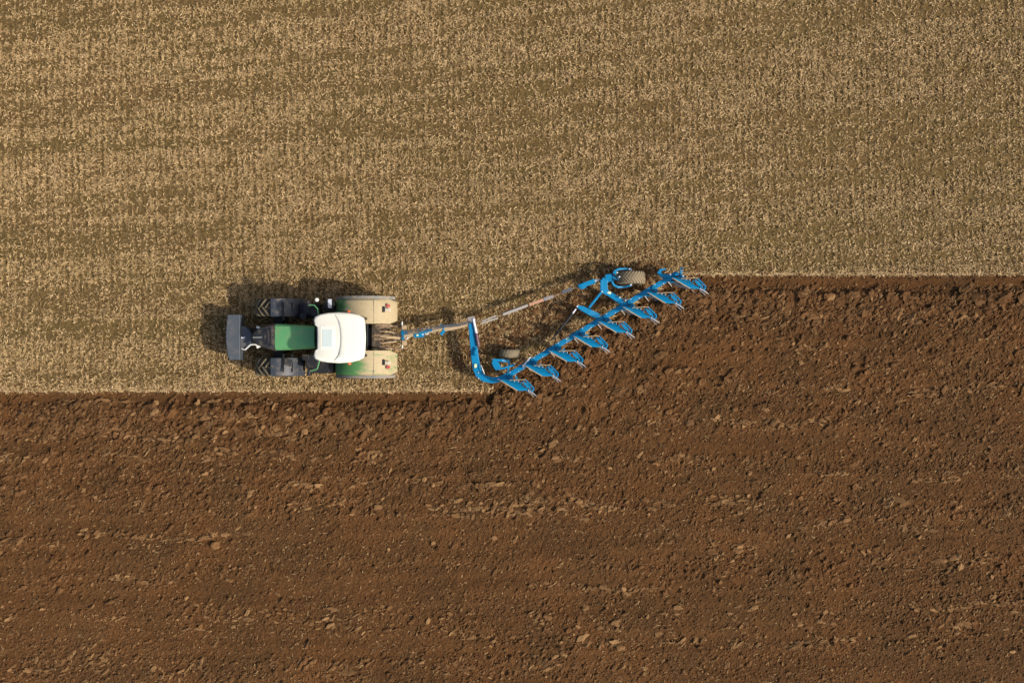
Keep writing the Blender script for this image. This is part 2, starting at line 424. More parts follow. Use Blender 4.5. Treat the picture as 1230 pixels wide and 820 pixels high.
# big slabs along the fresh edge
def dens_b(x, y, d): return np.where(d < 0.36, 0, 1.1 * np.exp(-((d - .95) / .50) ** 2) + .05 * (d < 4) + .22 * np.exp(-((np.mod(d - .3, 2.19) - 1.1) / .25) ** 2) * sstep(8, 4, d) )
x, y, z, d = scatter(15000, dens_b); s = np.clip(rng.lognormal(math.log(.072), .33, len(x)), 0, .14)
push(clods(len(x), np.stack([x, y, z + s * .25], -1), s, I2, elong=1.5, flat=.5, spread=.4))
# pale dry clods lying in broken lines where earlier passes met
LINES = [(-4.28, -20, -4, .10), (-4.45, 0, 9, .09), (-1.72, 2.2, 6.8, .09), (-1.80, 11, 20, .10), (-6.0, -14, 20, .12), (-6.4, -6, 3, .10), (-8.2, 7, 20, .18), (-2.9, -12, -2, .1), (-10.5, -20, 20, .35), (.9, 8, 20, .12), (-.2, 8.5, 13, .07), (-6.9, 9, 16, .05), (-12.2, -20, 2, .2), (-3.5, -18, -8, .12), (-7.7, 6, 9.5, .05)]
LINES += [(-5.3, -9, 1, .05), (-2.35, -17, -9, .06), (-3.0, 3, 12, .07), (-5.1, 11, 20, .06), (-7.3, -19, -9, .06), (-9.2, -3, 6, .06), (-9.9, 12, 20, .07), (-11.3, 2, 13, .08), (-8.9, -20, -12, .06), (-12.9, 8, 20, .1), (-6.15, -2, 8, .04)]
for (ly, x0, x1, sd) in LINES:
    n = int((x1 - x0) * 18); x = rng.uniform(x0, x1, n); y = ly + rng.normal(0, sd, n) + .12 * np.sin(x * 1.1)
    k = vnoise(x * .9, x * 0 + ly, 2) > .45; x, y = x[k], y[k]; z, d = ground(x, y)
    s = np.clip(rng.lognormal(math.log(.037), .42, len(x)), 0, .09)
    push(clods(len(x), np.stack([x, y, z + s * .4], -1), s, I2, elong=2.3, flat=.45, ang=.2, spread=.45, tone=rng.uniform(.80, 1.0, len(x))))
# loose crumbs thrown onto the stubble edge
n = 5200; x = rng.uniform(-XM, XM, n); y = boundary(x) - .10 + rng.exponential(.16, n) ; z, d = ground(x, y)
s = rng.lognormal(math.log(.02), .4, n); push(clods(n, np.stack([x, y, z + .01], -1), s, I1))
# thrown soil around the plough
n = 3600; t = rng.random(n); x = -0.9 + t * 8.2 + rng.normal(0, .25, n); y = YL - .15 + t * 4.1 + rng.normal(0.0, .34, n); z, d = ground(x, y)
x = np.concatenate([x, -2.0 + 7.5 * (u_ := rng.random(4200)) + rng.normal(0, .4, 4200)]); y = np.concatenate([y, YL + .9 + u_ * 3.3 + np.abs(rng.normal(0, .55, 4200))]); n = len(x); z, d = ground(x, y)
s = np.clip(rng.lognormal(math.log(.030), .42, n), 0, .09); push(clods(n, np.stack([x, y, z + .015], -1), s, I2))
def clod_mat():
    m, nt, b = new_mat('turned_soil')
    c = soil_color(nt, attr(nt, 'tone')); nt.links.new(c, b.inputs['Base Color'])
    b.inputs['Roughness'].default_value = 0.92; b.inputs['Specular IOR Level'].default_value = 0.2
    return m
o = np_mesh('soil_clods', np.concatenate(V), np.concatenate(FS), clod_mat(), {'tone': np.concatenate(T)})
tag(o, 'loose brown clods and crumbs of turned earth covering the ploughed land', 'soil clods', kind='stuff')

# ------------------------------------------------------------------ stubble and chopped straw
def band(x, y):
    v = y - x * (.015 + .0085 * np.clip(y, 0, 14))
    return .50 * fbm(x * .07, v * 3.0, 1, 4, .6) + .34 * fbm(x * .22, v * 5.0, 5, 3) + .16 * fbm(x * .12, v * .5, 2, 3) + .03 * sstep(3, 12, y)
def zone(x, y):
    """1 = untouched stubble, less where wheels have pressed it"""
    tr = np.exp(-((y - 1.2) / .42) ** 2) + np.exp(-((y + .9) / .42) ** 2)
    tr = tr * sstep(-4.9, -3.9, x) * sstep(6.5, 3.0, x)
    yc = np.where(y > .15, 1.2, -.9); chev = .5 + .5 * np.sin((x * 1.0 + np.abs(y - yc) * 1.1) * 2 * math.pi / .30)
    return 1 - (.45 + .5 * chev) * np.clip(tr * 1.3, 0, 1)
def straw(n, x, y, z, L, W, el, az, tone):
    d = np.stack([np.cos(az) * np.cos(el), np.sin(az) * np.cos(el), np.sin(el)], -1)
    roll = rng.uniform(-.9, .9, n); h = np.stack([-np.sin(az), np.cos(az), np.zeros(n)], -1); u = np.cross(d, h)
    w = h * np.cos(roll)[:, None] + u * np.sin(roll)[:, None]
    p = np.stack([x, y, z], -1); bend = np.stack([rng.normal(0, .15, n), rng.normal(0, .15, n), -np.abs(rng.normal(0, .15, n))], -1) * L[:, None]
    a = p; b = p + d * (L * .5)[:, None]; c = p + d * L[:, None] + bend; hw = (W * .5)[:, None]
    vv = np.stack([a - w * hw, a + w * hw, b + w * hw, b - w * hw, c + w * hw * .7, c - w * hw * .7], 1).reshape(-1, 3)
    o = (np.arange(n) * 6)[:, None]; ff = np.concatenate([o + np.array([[0, 1, 2, 3]]), o + np.array([[3, 2, 4, 5]])], 0)
    return vv, ff, np.repeat(tone, 6)
V = []; FS = []; T = []; base = 0
# standing stubble in drilled rows running up the picture
RS = .235; rows = np.arange(-XM, XM, RS); rowy = np.arange(-2.0, YM, .062)
gx, gy = np.meshgrid(rows, rowy); gx = gx.ravel(); gy = gy.ravel()
gx = gx + rng.normal(0, .014, len(gx)) + .05 * np.sin(gy * .5) + .10 * fbm(gx * .25, gy * .35, 3, 2) + .02 * (vnoise(gx, gy, 1) - .5); gy = gy + rng.uniform(-.04, .04, len(gy))
z, d = ground(gx, gy); bd = band(gx, gy)
keep = (d < -.03) & (rng.random(len(gx)) < (1.0 - .70 * sstep(.495, .58, bd)) * (.35 + .65 * sstep(.30, .5, fbm(gx * 5, gy * 3.2, 7, 2))) * zone(gx, gy) * sstep(-.02, -.12, d))
gx, gy, z, bd = gx[keep], gy[keep], z[keep], bd[keep]
K = 9; n = len(gx) * K; tx, ty, tz = np.repeat(gx, K), np.repeat(gy, K), np.repeat(z, K)
tt = np.repeat(rng.random(len(gx)), K) * .5 + rng.random(n) * .5
push(straw(n, tx + rng.normal(0, .036, n), ty + rng.normal(0, .02, n), tz - .01, rng.uniform(.07, .15, n), rng.uniform(.011, .028, n), rng.uniform(.5, 1.45, n), rng.uniform(0, 2 * math.pi, n), tt))
# chopped straw lying between the rows
n0 = 480000; x = rng.uniform(-XM, XM, n0); y = rng.uniform(-2.1, YM, n0); z, d = ground(x, y); bd = band(x, y)
cl = fbm(x * 5.5, y * 4.5, 3, 2)
keep = (d < 0.0) & (rng.random(n0) < (1.0 - .72 * sstep(.495, .58, bd)) * (.68 + .32 * np.cos(2 * math.pi * (x + XM - .05 * np.sin(y * .5) - .10 * fbm(x * .25, y * .35, 3, 2)) / RS)) * (.22 + 1.25 * sstep(.38, .62, cl)) * (.4 + .6 * zone(x, y)))
x, y, z = x[keep], y[keep], z[keep]; n = len(x)
push(straw(n, x, y, z + rng.uniform(.01, .06, n), rng.uniform(.04, .13, n), rng.uniform(.011, .028, n), rng.normal(.05, .25, n), rng.uniform(0, 2 * math.pi, n), rng.random(n)))
# chaff along the lip of the furrow
n = 4000; x = rng.uniform(-XM, XM, n); y = boundary(x) + .03 + rng.exponential(.05, n); z, d = ground(x, y)
push(straw(n, x, y, z + .02, rng.uniform(.05, .16, n), rng.uniform(.010, .022, n), rng.normal(.05, .2, n), rng.normal(0, .5, n), rng.uniform(.5, 1, n)))
# straw bits mixed in the soil
n = 9000; x = rng.uniform(-XM, XM, n); y = rng.uniform(-YM, 2.5, n); z, d = ground(x, y); k = (d > .4) & (rng.random(n) < patch(x + 3, y * 2) * 1.0); x, y, z = x[k], y[k], z[k]; n = len(x)
push(straw(n, x, y, z + .045, rng.uniform(.04, .13, n), rng.uniform(.007, .015, n), rng.normal(.1, .2, n), rng.normal(.5, .6, n), rng.uniform(.2, .9, n)))
def straw_mat():
    m, nt, b = new_mat('straw')
    t = attr(nt, 'tone')
    c = ramp(nt, t, [(0.0, (0.15, 0.097, 0.041)), (0.22, (0.29, 0.195, 0.088)), (0.6, (0.45, 0.320, 0.160)), (1.0, (0.60, 0.445, 0.250))])
    g = N(nt, 'ShaderNodeNewGeometry')
    mp = N(nt, 'ShaderNodeMapping'); mp.inputs['Rotation'].default_value = (0, 0, math.radians(-7)); mp.inputs['Scale'].default_value = (0.12, 1.0, 1); nt.links.new(g.outputs['Position'], mp.inputs[0])
    bn = noise(nt, 1.1, 4, .6, mp.outputs[0]); tint = ramp(nt, bn, [(0.35, (1.04, 1.0, .96)), (0.75, (.93, .91, .82))])
    c = mix(nt, 1.0, c, tint, 'MULTIPLY'); nt.links.new(c, b.inputs['Base Color'])
    b.inputs['Roughness'].default_value = 0.7; b.inputs['Specular IOR Level'].default_value = 0.25
    return m
o = np_mesh('straw_stubble', np.concatenate(V), np.concatenate(FS), straw_mat(), {'tone': np.concatenate(T)})
tag(o, 'pale dry stubble and chopped straw covering the unploughed land', 'stubble', kind='stuff')
del V, FS, T

# ------------------------------------------------------------------ wheels
def wheel(parent, name, c, R, W, rimR, nl, side, mats=('rubber', 'lug'), lug=0.045, lw=0.05, sweep=0.24, rimmat='rim'):
    """tyre with chevron lugs (apex leading, towards -X at the top) > rim, hub"""
    c = Vector(c); m = MB(); h = W / 2
    prof = [(-h * .72, rimR), (-h * .93, rimR + .05), (-h, rimR + (R - rimR) * .5), (-h * .97, R - .10), (-h * .86, R - .03), (-h * .5, R - .004), (0, R),
            (h * .5, R - .004), (h * .86, R - .03), (h * .97, R - .10), (h, rimR + (R - rimR) * .5), (h * .93, rimR + .05), (h * .72, rimR)]
    m.lathe(c, prof, 56)
    def at(a, r, yy): return c + Vector((-r * math.sin(a), yy, r * math.cos(a)))
    for i in range(nl):
        for sd in (-1, 1):
            a0 = 2 * math.pi * (i + (.25 if sd > 0 else -.25)) / nl; vs = []
            for j, (yy, da) in enumerate(((-.02 * sd, 0), (.35 * h * sd, -sweep * .42), (h * .72 * sd, -sweep * .8), (h * .97 * sd, -sweep))):
                rb = R - .03 if j < 3 else R - .10; rt = R + lug - (0 if j < 2 else .008 if j == 2 else .05); w2 = lw / 2 * (1 + .25 * j) / R
                vs += [at(a0 + da - w2, rb, yy), at(a0 + da + w2, rb, yy), at(a0 + da + w2 * .7, rt, yy), at(a0 + da - w2 * .7, rt, yy)]
            fs = [(0, 1, 2, 3), (12, 15, 14, 13)]
            for j in range(3):
                for q in range(4): fs.append((j * 4 + q, j * 4 + 4 + q, j * 4 + 4 + (q + 1) % 4, j * 4 + (q + 1) % 4))
            m.add(vs, fs, 1)
    t = m.build(name, [M[mats[0]], M[mats[1]]], parent)
    r = MB(); sgn = side
    r.lathe(c, [(-h * .72, rimR + .012), (-h * .72, rimR - .05), (-h * .2 * sgn if sgn < 0 else -h * .5, rimR * .75)][:2] + [(sgn * h * .25, rimR * .8), (sgn * h * .25, .05)], 40)
    r.lathe(c, [(h * .72, rimR + .012), (h * .72, rimR - .05), (-h * .7, rimR - .05)], 40)
    r.build('rim', M[rimmat], t)
    hb = MB(); hb.lathe(c, [(0, .001), (0, rimR * .42), (sgn * h * .8, rimR * .32), (sgn * h * .8, .001)], 20); hb.build('hub', M['rim'], t)
    return t

# ------------------------------------------------------------------ tractor
CY = 0.155
tr = thing('tractor', (-7.0, CY, 0), 'green farm tractor with a white cab roof pulling the blue plough over stubble', 'tractor')
FX, FR = -8.55, 0.83; RX, RR = -5.30, 1.04
# chassis, engine, axles
m = MB(); m.box((-7.6, CY, 1.02), (3.0, .58, .62)); m.box((-5.55, CY, 1.05), (1.5, .70, .62)); m.box((FX, CY, .82), (.34, 1.5, .26)); m.box((FX, CY, .86), (.7, .6, .4))
m.tube([(RX, CY - .95, RR), (RX, CY + .95, RR)], .17, 14); m.box((-9.1, CY, .85), (.5, .5, .4))
m.build('chassis', M['black'], tr, .02)
# bonnet: lofted cross-sections along its length
def ring(xx, hw, zt, zb, sh=.12):
    pts = []
    for (a, b) in ((-1, 0), (-1, .55), (-.97, .86), (-.82, .965), (-.45, .995), (0, 1), (.45, .995), (.82, .965), (.97, .86), (1, .55), (1, 0)):
        pts.append(Vector((xx, CY + a * hw, zb + (zt - zb) * b)))
    return pts
def X_at(px, z): return P(px, 410, z).x
m = MB(); st = [(330.2, .475, 2.14), (340, .470, 2.19), (352, .452, 2.24), (365, .425, 2.28), (377.5, .40, 2.30)]
m.loft([ring(X_at(px, zt), hw, zt, 1.35) for px, hw, zt in st]); m.build('bonnet', M['green'], tr)
m = MB(); st = [(303.4, .13, 1.72), (304.5, .20, 1.78), (309, .30, 1.86), (315, .385, 1.98), (321, .452, 2.06), (326, .474, 2.11), (329.8, .478, 2.137)]
m.loft([ring(X_at(px, zt), hw, zt, 1.05) for px, hw, zt in st])
nose = m.build('bonnet_nose', M['darkgrey'], tr)
m = MB(); m.bar((X_at(304, 1.8), CY - .01, 1.80), (X_at(315, 1.95), CY - .01, 1.965), .018, .02); m.build('trim_strip', M['pale'], nose)
m = MB()
for q, zq in ((317.5, 2.01), (321.5, 2.065)): m.bar((X_at(q, 2), CY - .28, zq), (X_at(q, 2), CY + .28, zq), .05, .018)
m.bar((X_at(326, 2), CY - .33, 2.112), (X_at(326, 2), CY + .33, 2.112), .035, .012); m.build('air_grille', M['black'], nose)
for sd in (-1, 1):
    m = MB(); m.box((X_at(311, 1.6), CY + sd * .335, 1.62), (.16, .08, .10), sd * -.5); m.build('headlight', M['pale'], nose, .01)
m = MB(); m.box((-7.9, CY, 1.42), (1.2, .74, .34)); m.build('engine', M['black'], tr, .02)
# front wheels and mudguards
for sd in (-1, 1):
    w = wheel(tr, 'front_wheel', (FX, CY + sd * 1.075, FR), FR, .64, .42, 19, sd, sweep=.34, lw=.055)
    m = MB(); g_ = []
    for i in range(13):
        a = math.radians(97 - i * 7.6); r = .925 if i < 11 else .93 + .02 * (i - 10)
        xx = FX + r * math.cos(a); zz = FR + r * math.sin(a) + .0
        ov = .012 * math.sin(i / 12 * math.pi)
        g_.append([(xx, CY + sd * (1.075 - .345), zz - .05), (xx, CY + sd * (1.075 - .32), zz), (xx, CY + sd * 1.075, zz + .02), (xx, CY + sd * (1.075 + .31), zz), (xx, CY + sd * (1.075 + .335), zz - .05)])
    m.sheet(g_, .012); gd = m.build('front_mudguard', M['fgrey'], tr)
    m = MB(); m.path([(FX + .35, CY + sd * .60, 1.0), (FX + .35, CY + sd * .62, 1.75), (FX + .35, CY + sd * 1.25, 1.815)], .05, .03)
    m.path([(FX + .62, CY + sd * .60, 1.0), (FX + .60, CY + sd * .62, 1.45), (FX + .62, CY + sd * 1.25, 1.575)], .05, .03); m.build('bracket', M['black'], gd)
# boxes under and beside the cab: tank, steps, exhaust, air intake
m = MB(); m.box((-6.95, CY - 1.0, .95), (.95, .62, .72)); tk = m.build('fuel_tank', M['black'], tr, .05)
m = MB(); m.box((-7.35, CY + .95, 1.02), (.75, .55, .62)); m.build('battery_box', M['black'], tr, .04)
m = MB()
for i in range(4): m.box((-6.62, CY + 1.15 - i * .03, .45 + i * .32), (.42, .22, .03))
m.bar((-6.84, CY + 1.12, .42), (-6.84, CY + 1.02, 1.7), .02, .1); m.bar((-6.41, CY + 1.12, .42), (-6.41, CY + 1.02, 1.7), .02, .1); m.build('cab_steps', M['black'], tr)
m = MB()                                           # after-treatment can and engine clutter seen beside the bonnet
m.tube([(-7.05, CY + .86, 1.3), (-7.05, CY + .86, 2.0)], .13, 16); m.box((-7.3, CY + 1.0, 1.5), (.42, .42, .3)); m.box((-7.5, CY + .75, 1.6), (.25, .2, .3))
m.box((-7.2, CY - .88, 1.5), (.45, .5, .34)); m.box((-7.42, CY - .72, 1.62), (.25, .2, .24)); m.build('service_box', M['black'], tr, .02)
m = MB(); e = P(394.5, 364.5, 2.2); m.tube([(e.x, e.y, 1.2), (e.x, e.y, 2.15)], .15, 16); ex = m.build('exhaust', M['black'], tr)
m = MB(); m.sheet([[(e.x + dx, e.y + dy, 2.2 - .05 * abs(dy / .16) ** 2) for dx in (-.02, .05, .11)] for dy in (-.16, -.08, 0, .08, .16)], .02); m.build('exhaust_cover', M['chrome'], ex)
# cab: floor, posts, glass, roof
cx0, cx1 = -6.78, -5.16
m = MB(); m.box(((cx0 + cx1) / 2, CY, 1.45), (1.55, 1.30, .34)); cab = m.build('cab', M['black'], tr, .03)
m = MB()
for (a, b) in ((cx0 + .02, .60), (cx0 + .95, .76), (cx1 - .04, .66)):
    for sd in (-1, 1): m.bar((a + .04, CY + sd * (b - .02), 1.55), (a, CY + sd * b, 3.12), .07, .07)
m.build('post', M['black'], cab)
m = MB(); q = [(cx0 + .03, -.58), (cx0 + .95, -.745), (cx1 - .05, -.64), (cx1 - .05, .64), (cx0 + .95, .745), (cx0 + .03, .58)]
m.prism([(a, CY + b) for a, b in q], 1.6, 3.1); m.build('window_glass', M['glass'], cab)
# roof outline from the photo, lofted into a shallow dome
ro = [(377.8, 421.5), (376.6, 428), (378.5, 431.3), (384, 433.7), (394, 435.4), (408, 436.3), (422, 435.2), (432, 432.6), (437.5, 429.5), (438.9, 422), (439.6, 406), (438.9, 390), (437.5, 381.5), (432, 378.2), (422, 375.8), (408, 374.8), (394, 375.5), (384, 377.4), (378.5, 380), (376.6, 383.5), (377.8, 390), (380.6, 392.4), (380.9, 400), (380.9, 411), (380.6, 419.2)]
def rr(z, k): c = P(409, 405.6, z); return [Vector((c.x + (P(a, b, 3.3).x - P(409, 405.6, 3.3).x) * k, c.y + (P(a, b, 3.3).y - P(409, 405.6, 3.3).y) * k, z)) for a, b in ro]
m = MB(); m.loft([rr(3.06, .93), rr(3.08, .985), rr(3.16, 1.0), rr(3.24, .995), rr(3.285, .97), rr(3.305, .93)], cap=True)
roof = m.build('roof', M['white'], tr)
# raised rear cap with its curved front seam, and hatch recess
def P3(a, b, z): v = P(a, b, z); return v
m = MB(); cap = [(402, 377), (405.5, 383), (408.3, 394), (409.2, 406), (408.3, 418), (405.5, 428), (401.5, 434), (408, 434.8), (421, 433.6), (431, 431), (436, 428.2), (437.4, 421), (437.9, 406), (437.4, 391), (436, 382.5), (431, 379.6), (421, 377.4), (410, 376.6)]
cc = P(424, 405.6, 3.3)
def cr(z, k): return [Vector((cc.x + (P(a, b, 3.3).x - cc.x) * k, cc.y + (P(a, b, 3.3).y - cc.y) * k, z)) for a, b in cap]
m.loft([cr(3.29, 1.0), cr(3.318, .985), cr(3.332, .95), cr(3.345, .80), cr(3.352, .5)], cap=True); m.build('roof_cap', M['white'], roof)
m = MB(); a, b = P(384.8, 419.5, 3.3), P(402.5, 391.5, 3.3)
m.box(((a.x + b.x) / 2, (a.y + b.y) / 2, 3.310), (b.x - a.x, b.y - a.y, .016)); m.build('hatch_frame', M['white'], roof, .008)
m = MB(); a, b = P(387.2, 416.5, 3.3), P(399.2, 395.5, 3.3)
m.box(((a.x + b.x) / 2, (a.y + b.y) / 2, 3.321), (b.x - a.x, b.y - a.y, .014)); m.build('roof_hatch', M['skylight'], roof, .005)
for sd in (-1, 1):
    for q in (.50, .64):
        m = MB(); m.box((cx0 + .03, CY + sd * q, 3.12), (.05, .11, .07)); m.build('work_light', M['pale'], roof, .008)
for q in (-.42, .42):
    m = MB(); m.bar((-6.45, CY + q, 3.303), (-6.02, CY + q * .98, 3.306), .02, .012); m.build('roof_rib', M['white'], roof)
# cab sides: mirrors with green arms, beacons
for sd, pts in ((1, [(382.3, 378, 2.9), (381.5, 371, 2.85), (377.5, 366.5, 2.8), (371, 366, 2.75)]), (-1, [(384, 432, 2.9), (382.5, 438, 2.85), (381, 443, 2.8), (371.5, 446, 2.7)])):
    m = MB(); m.tube([P(*p) for p in pts], .022, 8); ar = m.build('mirror_arm', M['green'], tr)
    e = P(371, 364.5, 2.55) if sd > 0 else P(372, 446.5, 2.55)
    m = MB(); m.box(e, (.12, .26, .42), .25 * sd); m.build('mirror', M['black'], ar, .03)
m = MB(); e = P(380.6, 360, 2.35); m.lathe(e, [(-.1, .001), (-.1, .05), (0, .075), (.06, .06), (.085, .001)], 16, axis='Z'); m.build('intake_cap', M['pale'], tr)
for (a, b) in ((418.8, 374.2), (419.5, 436.6)):
    e = P(a, b, 3.1); m = MB(); m.lathe(e, [(-.12, .001), (-.12, .055), (.03, .052), (.07, .03), (.075, .001)], 14, axis='Z'); m.build('beacon', M['orange'], tr)
# rear wheels and mudguards
for sd in (-1, 1):
    wheel(tr, 'rear_wheel', (RX, CY + sd * 1.055, RR), RR, .70, .56, 21, sd, sweep=.30, lw=.06)
    m = MB(); g_ = []; R1 = 1.14
    for i in range(25):
        a = math.radians(174 - i * 6.9); xx = RX + R1 * math.cos(a); zz = RR + R1 * math.sin(a)
        k = 1 - max(0, (xx - (RX + .93)) / .3) * .35 if xx > RX + .93 else 1
        inn = CY + sd * (.48 + (1 - k) * .5); out = CY + sd * (1.36 - (1 - k) * .45)
        g_.append([(xx, inn, zz), (xx, inn + (out - inn) * .33, zz + .006), (xx, inn + (out - inn) * .75, zz - .002), (xx, inn + (out - inn) * .93, zz - .03), (xx, out, zz - .10)])
    m.sheet(g_, .016); mg = m.build('rear_mudguard', M['fender'], tr)
    m = MB(); e = P(449, 410, 2.1)
    zz = RR + math.sqrt(R1 ** 2 - (e.x - RX) ** 2) + .004
    m.bar((e.x, CY + sd * .50, zz), (e.x, CY + sd * 1.33, zz), .012, .006); m.build('seam', M['darkgrey'], mg)
    m = MB(); vs = []
    g_ = [[(RX + R1 * math.cos(math.radians(a)), CY + sd * (1.365 + q), RR + (R1 - .02) * math.sin(math.radians(a)) - .065) for q in (0, .105)] for a in range(20, 172, 8)]
    m.sheet(g_, .05); m.build('wheel_arch_edge', M['edge'], mg)
    yy = (367, 372) if sd > 0 else (441, 435.5)
    e = P(466.2, yy[0], 1.95); zr = 1.90
    m = MB(); m.box((e.x, e.y, zr), (.13, .11, .08)); m.build('tail_light', M['red'], mg, .015)
    e = P(465.5, yy[1], 1.95); m = MB(); m.box((e.x, e.y, zr + .01), (.20, .11, .09)); m.build('indicator', M['tanlamp'], mg, .02)
    e = P(461, yy[1] - .5, 1.95); m = MB(); m.box((e.x, e.y, zr + .06), (.09, .20, .06)); m.build('lamp_bracket', M['black'], mg, .01)
# rear linkage
lk = MB(); lk.box((-4.92, CY, 1.15), (.30, .82, .75)); link = lk.build('rear_linkage', M['mud'], tr, .02)
m = MB()
for i in range(6):
    yy = CY - .34 + i * .136; z1 = 1.5 - abs(i - 2.5) * .05
    m.box((-4.86, yy, z1), (.26, .08, .16)); m.tube([(-4.75, yy, z1), (-4.55, yy + .02, z1 - .12), (-4.45, yy, z1 - .35)], .022, 7)
m.build('hydraulic_coupler', M['rust'], link)
for sd in (-1, 1):
    m = MB(); m.path([(-4.95, CY + sd * .42, 1.48), (-4.68, CY + sd * .43, 1.42), (-4.42, CY + sd * .42, 1.30)], .10, .11); m.build('lift_arm', M['rust'], link, .015)
    m = MB(); m.tube([(-4.5, CY + sd * .42, 1.32), (-4.42, CY + sd * .42, .85)], .035, 8); m.build('lift_rod', M['tan'], link)
    m = MB(); m.path([(-4.95, CY + sd * .33, .80), (-4.45, CY + sd * .41, .82), (-4.02, CY + sd * .40, .86)], .075, .10); m.build('lower_link', M['rust'], link, .012)
    m = MB(); m.bar((-4.72, CY + sd * .22, 1.36), (-4.22, CY + sd * .16, 1.16), .045, .05); m.build('stay', M['tan'], link, .01)
m = MB(); m.path([(-4.85, CY + .02, 1.30), (-4.5, CY, 1.26), (-4.08, CY - .03, 1.16)], .09, .08); m.build('top_link', M['tan'], link, .012)
m = MB(); m.box((-4.92, CY - .47, 1.53), (.10, .06, .06)); m.build('number_plate_lamp', M['sticker'], link)
for q in (-.18, .10, .26):
    m = MB(); m.tube([(-4.72, CY + q, 1.42), (-4.45, CY + q + .05, 1.33), (-4.2, CY + q * .6, 1.28), (-3.95, CY + q * .3 - .05, 1.18)], .016, 6); m.build('hose', M['black'], link)
# ------------------------------------------------------------------ front weight
fw = thing('front_weight', (-10.1, CY, .5), 'dark grey ballast weight carried on the front linkage ahead of the tractor', 'ballast weight')
m = MB(); op = [(288.3, 377.8), (288.3, 432.2), (275.2, 432.2), (273.0, 424), (271.6, 413), (271.2, 405), (271.6, 395), (272.6, 384), (273.6, 377.8)]
m.prism([P(a, b, 1.22) for a, b in op], .62, 1.22); m.build('weight_block', M['grey'], fw, .02)
m = MB(); ip = [(288.0, 391.5), (294, 391.5), (299, 396), (302.6, 401.5), (302.6, 409), (299.5, 414.5), (294.5, 419.8), (288.0, 420)]
m.prism([P(a, b, 1.10) for a, b in ip], .56, 1.10); m.build('rear_block', M['grey'], fw, .02)
m = MB(); m.prism([P(a, b, 1.19) for a, b in [(288.35, 382), (288.6, 385), (285.2, 392), (280, 398.5), (278.5, 405), (280, 412), (285, 418), (288.6, 424), (288.35, 428)]], 1.215, 1.232); m.build('raised_panel', M['grey'], fw)
m = MB(); e = P(292, 405.4, 1.15); m.box(e, (.14, .06, .05)); m.build('hitch_pin', M['chrome'], fw, .01)
m = MB(); m.tube([P(290, 418.5, 1.14), P(294.5, 420, 1.18), P(298, 416.5, 1.2), P(301, 413.8, 1.2), P(306, 413.5, 1.15), P(311, 416, 1.0)], .022, 8); m.build('hose', M['pale'], fw)
m = MB()
for sd in (-1, 1): m.bar((-9.6, CY + sd * .3, .72), (-9.0, CY + sd * .3, .72), .08, .12)
m.bar((-9.52, CY, 1.0), (-9.0, CY, .95), .08, .08); m.build('front_linkage', M['black'], tr, .01)

# ------------------------------------------------------------------ plough
pl = thing('plough', P(690, 410, 0), 'long blue reversible plough with eight bodies set diagonally on its frame', 'plough')
ZB = .74
beam_pts = [P(565.2, 385.5, ZB + .1), P(567.0, 400, ZB + .08), P(570.0, 425, ZB + .04), P(572.3, 441, ZB), P(575.5, 449.5, ZB), P(582, 454.5, ZB), P(591, 456.5, ZB), P(600, 455.2, ZB), P(610, 450.5, ZB)]
m = MB(); m.path(beam_pts[:4], [.19, .21, .27, .29], .20); m.path(beam_pts[3:], [.29, .27, .24, .22, .20, .20], .2); m.build('front_frame', M['blue'], pl, .018)
bs, be = P(608, 452.2, ZB), P(813, 328.2, ZB)
m = MB(); m.bar(bs, be, .19, .17); beam = m.build('main_beam', M['blue'], pl, .015)
bd_ = (be - bs).normalized(); bn_ = Vector((-bd_.y, bd_.x, 0))
# front frame details: steering cylinder, bracket, hoses, stickers, bolts
m = MB(); m.tube([P(568.5, 383, 1.0), P(572.4, 400.5, .98)], .045, 12); cy = m.build('cylinder_rod', M['chrome'], pl)
m = MB(); m.tube([P(572.2, 400, .98), P(575, 416, .95)], .058, 12); m.build('cylinder_barrel', M['maroon'], cy)
m = MB(); m.prism([P(a, b, 0) for a, b in [(568.5, 416.5), (576, 415), (577, 426), (576, 438), (569.5, 438)]], ZB + .08, ZB + .16); m.path([P(573.5, 418, 1), P(570.8, 424, 1), P(572.5, 428, 1)], .07, .07); m.build('cylinder_mount', M['blue'], pl, .012)
m = MB(); m.tube([P(577.5, 438, .9), P(579.5, 443, 1.0), P(582, 449, .95)], .018, 7); m.build('hose', M['pale'], pl)
m = MB(); m.lathe(P(568, 384, .85), [(-.1, .001), (-.1, .10), (.14, .10), (.14, .001)], 16, axis='Z'); m.box(P(566, 382.5, .95), (.26, .14, .1), .2); m.build('pivot', M['bluedirty'], pl, .01)
def sticker(px, py, z, w, h, rz):
    m = MB(); m.box(P(px, py, z), (w, h, .004), rz); m.build('sticker', M['sticker'], pl)
sticker(571.3, 439.2, ZB + .165, .09, .13, .1); sticker(682, 406.8, ZB + .09, .13, .10, .55); sticker(731.6, 351.2, ZB + .094, .15, .09, -.45); sticker(501.4, 402.5, 1.06, .07, .06, .1)
def bolt(px, py, z, parent, r=.024, h=.03):
    m = MB(); m.lathe(P(px, py, z), [(-.03, .001), (-.03, r), (h, r), (h, .001)], 6, axis='Z'); return m.build('bolt', M['bolt'], parent)
for a, b in ((574.8, 447.2), (574.8, 454.2), (598.5, 455.3)): bolt(a, b, ZB + .10, pl)
